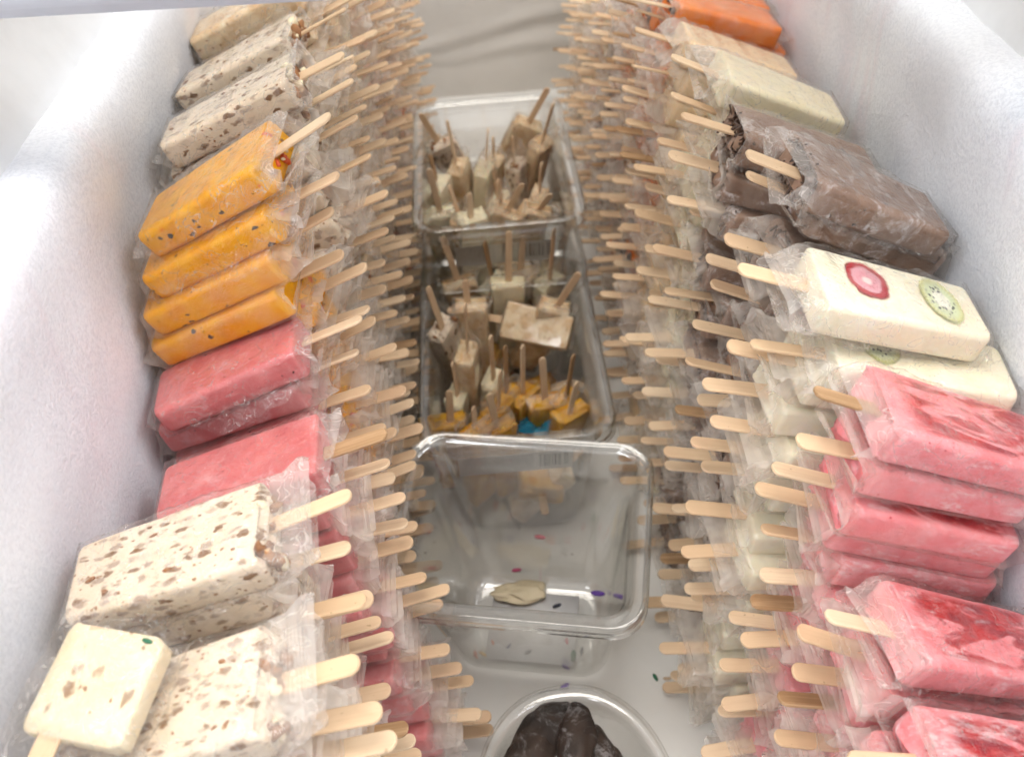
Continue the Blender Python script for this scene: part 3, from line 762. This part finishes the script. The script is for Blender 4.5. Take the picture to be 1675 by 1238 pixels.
# the far tub stands in another one
make_tub('food_tub', 'clear tub nested under the farthest tub of popsicles', 0.162, 0.265, 0.148, Matrix.Translation((-0.001, 0.862, 0.002)) @ Matrix.Rotation(0.02, 4, 'Z'))
make_tub('food_tub', 'clear plastic tub of leftover popsicles in the middle', 0.162, 0.265, 0.148, Matrix.Translation((0.0, 0.658, T2Z + 0.001)) @ Matrix.Rotation(0.012, 4, 'Z'), (-0.052, 0.045, 0.088, 0.116, -0.106))
m3 = Matrix.Translation((0.004, 0.446, 0.011)) @ Matrix.Rotation(math.radians(-11), 4, 'Z') @ Matrix.Rotation(math.radians(11), 4, 'X')
make_tub('food_tub', 'empty clear plastic tub with sprinkles tilted against the middle tub', 0.178, 0.142, 0.178, m3)

# popsicles standing stick-up in the two full tubs: (tip px, base px, y of tip, y of base, flavour, twist about the stick, words)
def standing(tip, base, yt, yb, fl, twist, words, group, blen=0.075, film='film_clear', sc=1.0):
    a = at_y(*tip, yt); b = at_y(*base, yb); ex = (a-b).normalized()
    ey = ex.cross(Vector((0, 1, 0))).normalized(); ez = ex.cross(ey)
    R = Matrix.Identity(4)
    for i in range(3): R[i][0], R[i][1], R[i][2] = ex[i], ey[i], ez[i]
    m = Matrix.Translation(b) @ R @ Matrix.Rotation(twist, 4, 'X') @ Matrix.Scale(sc, 4) @ Matrix.Diagonal((1, 0.66, 0.85, 1)) @ Matrix.Translation((-L, 0, -T/2))
    rg = random.Random(int(tip[0]*37 + tip[1]))
    out = (a-b).length/sc
    return popsicle(fl, m, words, group, rg, 1, True, rg.choice((film, 'film')), min(out, 0.058), bags=BAG_OPEN if rg.random() < 0.6 else BAG, melt=True)
G2, G1 = 'leftover popsicles in the middle tub', 'popsicles in the farthest tub'
MID = [
 ((722, 392), (750, 462), .735, .745, 'beige', 0.1, 'popsicle at the back left corner of the middle tub, stick leaning left'),
 ((791, 387), (806, 462), .745, .75, 'vanilla', 0.9, 'popsicle second from left along the back of the middle tub'),
 ((826, 384), (831, 462), .725, .73, 'vanilla', 0.0, 'pale popsicle with broad upright stick at back of middle tub'),
 ((851, 384), (850, 452), .75, .75, 'beige', 0.3, 'popsicle with tan stick fourth along the back of middle tub'),
 ((901, 375), (898, 458), .745, .745, 'vanilla', 0.8, 'popsicle at the back right corner of the middle tub'),
 ((945, 441), (908, 502), .69, .70, 'beige', 0.0, 'popsicle with stick leaning right beyond the lying one, middle tub'),
 ((768, 458), (770, 500), .70, .70, 'beige', 0.0, 'popsicle with short broad stick behind the left end of the lying one'),
 ((757, 494), (764, 577), .63, .635, 'beige', 1.35, 'brown edged popsicle standing edge-on at left of the middle tub'),
 ((695, 467), (723, 536), .665, .675, 'pecan', 1.0, 'popsicle leaning out at the left rim of the middle tub'),
 ((804, 538), (807, 620), .64, .645, 'vanilla', 1.2, 'popsicle left of centre below the lying one in the middle tub'),
 ((828, 560), (829, 645), .63, .63, 'yellow', 1.1, 'yellow popsicle directly below the lying one, thin stick'),
 ((854, 563), (856, 645), .63, .63, 'yellow', 0.9, 'yellow popsicle right of the thin stick below the lying one'),
 ((896, 580), (893, 655), .615, .62, 'yellow', 0.2, 'yellow popsicle with pair of sticks at right of middle tub'),
 ((936, 580), (925, 650), .62, .625, 'yellow', 1.0, 'yellow popsicle near the right wall of the middle tub'),
 ((947, 621), (934, 672), .59, .595, 'yellow', 0.6, 'yellow popsicle in the front right corner of the middle tub'),
 ((817, 607), (814, 665), .60, .60, 'yellow', 1.0, 'yellow popsicle front centre of middle tub, thin upright stick'),
 ((799, 640), (812, 700), .575, .58, 'yellow', 0.5, 'frontmost yellow popsicle with stick leaning left, middle tub'),
 ((778, 660), (780, 700), .575, .575, 'yellow', 0.8, 'yellow popsicle in the front left of the middle tub'),
 ((737, 587), (748, 645), .615, .62, 'vanilla', 1.2, 'popsicle by the left wall of the middle tub, thin stick'),
 ((725, 640), (732, 690), .585, .59, 'yellow', 0.2, 'yellow popsicle in the front left corner of the middle tub'),
]
for tip, base, yt, yb, fl, tw, words in MID: standing(tip, base, yt, yb, fl, tw, words, G2)
FAR = [
 ((690, 185), (720, 234), .915, .925, 'pecan', 0.1, 'popsicle at far tub back left with broad stick leaning left'),
 ((732, 197), (748, 271), .88, .885, 'beige', 1.3, 'tall cream popsicle at left of the far tub, thin stick'),
 ((795, 214), (792, 275), .90, .90, 'vanilla', 1.3, 'popsicle mid back of the far tub, thin upright stick'),
 ((807, 220), (809, 262), .93, .93, 'beige', 1.2, 'popsicle farthest back in the middle of the far tub'),
 ((897, 146), (865, 203), .945, .955, 'beige', 0.0, 'popsicle at far tub back right with broad dark stick leaning right'),
 ((907, 171), (887, 234), .91, .92, 'tan', 0.9, 'orange brown popsicle by the right wall of the far tub'),
 ((845, 224), (845, 268), .90, .90, 'pecan', 1.2, 'pecan popsicle in clear bag right of centre in far tub'),
 ((700, 273), (719, 349), .80, .81, 'vanilla', 0.1, 'popsicle in the front left of the far tub, broad stick'),
 ((803, 273), (814, 330), .835, .84, 'vanilla', 1.2, 'cream popsicle at the centre of the far tub, thin leaning stick'),
 ((814, 295), (819, 340), .82, .82, 'tan', 1.2, 'popsicle just right of the centre of the far tub'),
 ((856, 300), (827, 349), .805, .81, 'beige', 0.0, 'popsicle with broad dark stick leaning right at far tub front'),
 ((888, 265), (883, 318), .85, .85, 'beige', 1.3, 'popsicle right side of far tub with thin tall stick'),
 ((902, 317), (880, 345), .80, .81, 'tan', 0.2, 'brown popsicle in the front right corner of the far tub'),
 ((736, 302), (752, 358), .80, .80, 'beige', 1.4, 'popsicle with thin dark stick at front left of far tub'),
 ((705, 251), (716, 300), .85, .855, 'vanilla', 1.2, 'popsicle by the left wall of the far tub'),
 ((770, 318), (772, 355), .79, .79, 'vanilla', 0.4, 'frontmost cream popsicle in the far tub'),
]
for tip, base, yt, yb, fl, tw, words in FAR: standing(tip, base, yt, yb, fl, tw, words, G1)
# bars lying under the standing ones
def buried(cx, cyy, z0, flavs, words, group, seed):
    rg = random.Random(seed)
    for k in range(9):
        fl = rg.choice(flavs); x = cx + rg.uniform(-0.036, 0.036); y = cyy - 0.085 + 0.17*k/8 + rg.uniform(-0.01, 0.01)
        m = Matrix.Translation((x, y, z0 + 0.022 + 0.020*(k % 2) + rg.uniform(0, 0.01))) @ Euler((rg.gauss(0, 0.3), rg.gauss(-0.2, 0.25), rg.uniform(0, 6.28))).to_matrix().to_4x4() @ Matrix.Diagonal((0.75, 0.8, 0.9, 1)) @ Matrix.Translation((-L/2, 0, -T/2))
        popsicle(fl, m, f'{words}, {"frontmost" if k == 0 else ordinal(k) + " from the front"}', group, rg, 0, True, 'film_clear', 0.03, bags=BAG_OPEN, melt=True)
buried(0.0, 0.658, T2Z, ('yellow', 'yellow', 'beige', 'tan'), 'popsicle lying under the standing ones in the middle tub', 'popsicles lying in the middle tub', 5)
buried(0.0, 0.862, T1Z, ('beige', 'tan', 'beige', 'pecan'), 'popsicle lying under the standing ones in the far tub', 'popsicles lying in the far tub', 6)
# the one lying across the middle tub
def lying(tip, basep, zt, zb, fl, words, group, roll, film, sc=1.0, bag=True):
    a = at_z(*tip, zt); b = at_z(*basep, zb); ex = (a-b).normalized()
    ey = Vector((0, 0, 1)).cross(ex).normalized(); ez = ex.cross(ey)
    R = Matrix.Identity(4)
    for i in range(3): R[i][0], R[i][1], R[i][2] = ex[i], ey[i], ez[i]
    m = Matrix.Translation(b) @ R @ Matrix.Rotation(roll, 4, 'X') @ Matrix.Scale(sc, 4) @ Matrix.Translation((-L, 0, -T/2))
    return popsicle(fl, m, words, group, random.Random(5), 1, bag, film, (a-b).length/sc, bags=BAG_OPEN)
lying((736, 503), (826, 523), 0.135, 0.13, 'beige', 'cinnamon dusted popsicle lying across the middle tub, stick to the left', G2, -0.75, 'film_clear', 0.72)

# half eaten bar in a clear bag at the bottom left
def eaten():
    c = at_z(160, 1124, 0.362); d1 = (at_z(120, 1208, 0.358) - at_z(190, 1055, 0.366)).normalized()
    ey = Vector((0, 0, 1)).cross(d1).normalized(); ez = d1.cross(ey)
    R = Matrix.Identity(4)
    for i in range(3): R[i][0], R[i][1], R[i][2] = d1[i], ey[i], ez[i]
    root = bpy.data.objects.new('bitten_popsicle', None); COL.objects.link(root); root.matrix_world = Matrix.Translation(c) @ R
    tag(root, 'half eaten cream popsicle in a torn clear bag at the bottom left', 'popsicle')
    rings = []; out = rrect(0.044, 0.043, 0.004, 8); N = len(out)
    for z, s in ((-0.008, .95), (-0.006, .99), (0.001, 1.0), (0.003, .99), (0.0040, .965), (0.0046, .6), (0.0044, .2)):
        ring = []
        for x, y in out:
            b = 0.005*nz((x, y, 0), 130, 2) + 0.006*nz((x, y, 0), 60, 5) if y > 0.01 or x < 0 else 0
            ring.append((x*s + (b if s > .9 else 0), y*s, z + 0.0008*nz((x*s, y*s, z), 120, 3)))
        rings.append(ring)
    v, f = loft(rings); obj('body', mesh('bitten', v, f), 'cream_few', root)
    obj('stick', STICK, 'wood', root, Matrix.Translation((-0.022, -0.008, 0.003)))
    rg = random.Random(3); rr = []
    for k in range(14):
        x = -0.026 + 0.075*k/13; rr.append([])
        for y, z in rrect(0.056, 0.016 if k < 9 else 0.016 - 0.0018*(k-8), 0.006, 8):
            p = (x, y, z); g = 0.0014 + (0.0045 if k > 8 or k < 2 else 0) + (0.003 if y > 0.02 else 0)
            rr[-1].append((x + g*nz(p, 90, 1), y + g*nz(p, 120, 2), z - 0.001 + g*1.5*nz(p, 110, 3)))
    v, f = loft(rr, False, False); obj('wrapper', mesh('torn_bag', v, f, True, range(8*32, len(f))), 'film_top', root)
eaten()
S1 = blob_mesh(77, 0.0010, 0.0010, 0.0026, 2, 0.12, 1.0)
def sprinkle(p, col, label, rz=0.0, s=1.0, group=None, lying_=True):
    m = Matrix.Translation(p) @ Matrix.Rotation(rz, 4, 'Z') @ (Matrix.Rotation(math.pi/2, 4, 'X') if lying_ else Matrix.Identity(4)) @ Matrix.Scale(s, 4)
    o = obj('splinter' if col == 'wood' else 'sprinkle', S1, 's_' + col, None, m); tag(o, label, 'splinter' if col == 'wood' else 'sprinkle', group); return o
sprinkle(at_z(241, 1048, 0.376), 'green', 'green sprinkle on the half eaten popsicle', 1.2, 1.0)

# crumbs, sprinkles and a chunk of cream inside the empty tub (its own tilted floor)
def in_tub(px, py, lift=0.003):
    n_ = (m3.to_3x3() @ Vector((0, 0, 1))); p0 = m3 @ Vector((0, 0, 0.004 + lift)); r = _ray(px, py); o_ = Vector((0, 0, H))
    t = (p0 - o_).dot(n_)/r.dot(n_); return o_ + r*t
SPR = [(883, 878, 'red', 1.5), (845, 932, 'pink', 1.3), (880, 957, 'pink', 1.0), (978, 970, 'violet', 1.8), (820, 1000, 'blue', 1.1), (882, 1010, 'orange', 1.6), (900, 1012, 'green', 0.9), (910, 1014, 'red', 1.0), (911, 990, 'dark', 1.2), (976, 1016, 'orange', 1.3),
       (778, 1070, 'orange', 1.2), (790, 1069, 'yellow', 1.1), (806, 1050, 'orange', 0.8), (832, 1056, 'blue', 0.8), (864, 1066, 'dark', 1.0), (927, 1048, 'red', 0.9), (938, 1072, 'green', 1.6), (952, 1064, 'dark', 1.1), (924, 1121, 'violet', 1.2), (958, 1040, 'blue', 0.8), (772, 1020, 'green', 0.7)]
seen = {}
rs = random.Random(11)
for px, py, c, s in SPR:
    seen[c] = seen.get(c, 0) + 1
    sprinkle(in_tub(px, py, 0.002), c, f"{c} sprinkle in the empty tub, {'far back' if py < 940 else 'very front' if py > 1068 else 'back' if py < 980 else 'middle' if py < 1045 else 'front'} {'left' if px < 845 else 'centre' if px < 915 else 'right'}", rs.uniform(0, 3), s*1.35, f'{c} sprinkles in the empty tub')
ch = blob_mesh(91, 0.022, 0.009, 0.005, 4, 0.5, 1.7)
o = obj('cream_chunk', ch, 'cream_bit', None, Matrix.Translation(in_tub(852, 968, 0.006)) @ Matrix.Rotation(-0.1, 4, 'Z')); tag(o, 'broken chunk of cream popsicle in the empty clear tub', 'chunk')
me = box_mesh(-0.036, 0.036, -0.030, 0.030, 0, 0.0006, 0)
o = obj('paper_sheet', me, 'liner', None, m3 @ Matrix.Translation((-0.002, -0.004, 0.0045))); tag(o, 'white paper in the bottom of the empty clear tub', 'paper')
def crumple(name, p, sx, sy, sz, mat, label, cat, seed, rz=0.0):
    n, mm = 15, 15; V = []; F = []
    for i in range(n):
        for j in range(mm):
            x, y = (i/(n-1)-.5)*sx, (j/(mm-1)-.5)*sy; q = (x, y, 0)
            V.append((x + 0.2*sx*nz(q, 60, seed), y + 0.2*sy*nz(q, 70, seed+1), sz*(nz(q, 55, seed+2) + 0.6*nz(q, 120, seed+3))))
    for i in range(n-1):
        for j in range(mm-1): a = i*mm+j; F.append((a, a+mm, a+mm+1, a+1))
    o = obj(name, mesh(name, V, F, False), mat, None, Matrix.Translation(p) @ Matrix.Rotation(rz, 4, 'Z')); tag(o, label, cat); return o
crumple('candy_wrapper', at_z(885, 690, 0.085), 0.045, 0.03, 0.012, 'film_blue', 'bright blue torn wrapper in the front of the middle tub', 'wrapper', 4)
crumple('plastic_wrapper', in_tub(850, 1030, 0.006), 0.05, 0.03, 0.008, 'film', 'crumpled clear wrapper in the empty clear tub', 'wrapper', 6)
crumple('plastic_wrapper', at_z(820, 395, 0.12), 0.05, 0.03, 0.016, 'film_clear', 'shiny clear wrapper among the popsicles of the far tub', 'wrapper', 9)
sprinkle(at_z(1072, 1107, 0.0015), 'green', 'dark green sprinkle on the freezer floor beside the empty tub', 0.4, 1.4)
sprinkle(at_z(1091, 1109, 0.0012), 'wood', 'tan splinter on the freezer floor beside the green sprinkle', 1.5, 1.3)
sprinkle(at_z(1118, 1046, 0.0012), 'blue', 'blue sprinkle on the floor by the right stacks', 0.2, 0.8)

# ------------------------------------------------------------------ clear bowl with dark chocolate pieces, bottom of the picture
def bowl():
    c = at_z(932, 1250, 0.075); c = Vector((c.x, c.y, 0.004))
    a = at_z(930, 1117, 0.075)
    def ring(s, z, r): 
        k = s/s0; return [(0.068*k*math.copysign(abs(math.cos(2*math.pi*i/64))**0.92, math.cos(2*math.pi*i/64)), 0.092*k*math.copysign(abs(math.sin(2*math.pi*i/64))**0.92, math.sin(2*math.pi*i/64)), z) for i in range(64)]
    root = bpy.data.objects.new('plastic_bowl', None); COL.objects.link(root)
    s0 = 0.128; half = 0.092
    root.matrix_world = Matrix.Translation((a.x - 0.002, a.y - half, 0.004)) @ Matrix.Rotation(math.radians(3), 4, 'Z')
    tag(root, 'clear rounded plastic bowl of dark chocolate pieces at bottom centre', 'bowl')
    R2 = [ring(s0, 0.066, 0.044), ring(s0, 0.070, 0.044), ring(s0 - 0.002, 0.071, 0.043), ring(s0 - 0.014, 0.0715, 0.038), ring(s0 - 0.017, 0.069, 0.036), ring(s0 - 0.018, 0.060, 0.027), ring(s0 - 0.026, 0.030, 0.024), ring(s0 - 0.032, 0.006, 0.022), ring(s0 - 0.042, 0.001, 0.018)]
    v, f = loft(R2, False, True); o = obj('shell', mesh('bowl', v, f), 'tub', root)
    sd = o.modifiers.new('wall', 'SOLIDIFY'); sd.thickness = 0.0018; sd.offset = -1
    return root
bowl()
CH = [((884, 1204), 0.054, 0.017, 0.032, 0.009, -0.70, 'large dark chocolate piece leaning left in the clear bowl'),
      ((944, 1212), 0.062, 0.014, 0.028, 0.009, -0.12, 'scuffed dark chocolate piece in the middle of the clear bowl'),
      ((980, 1228), 0.056, 0.010, 0.022, 0.008, 0.25, 'narrow dark chocolate piece at the right of the clear bowl'),
      ((1000, 1246), 0.052, 0.009, 0.016, 0.008, 0.4, 'small dark chocolate piece lowest right in the clear bowl'),
      ((862, 1244), 0.056, 0.016, 0.026, 0.009, -0.6, 'dark chocolate piece at the left edge of the clear bowl')]
for i, (p, z, sx, sy, sz, rz, lab) in enumerate(CH):
    m = blob_mesh(60+i, sx, sy, sz, 4, 0.16, 2.0)
    o = obj('chocolate_piece', m, 'darkchoc', None, Matrix.Translation(at_z(*p, z)) @ Matrix.Rotation(rz, 4, 'Z')); tag(o, lab, 'chocolate', 'dark chocolate pieces in the bowl')
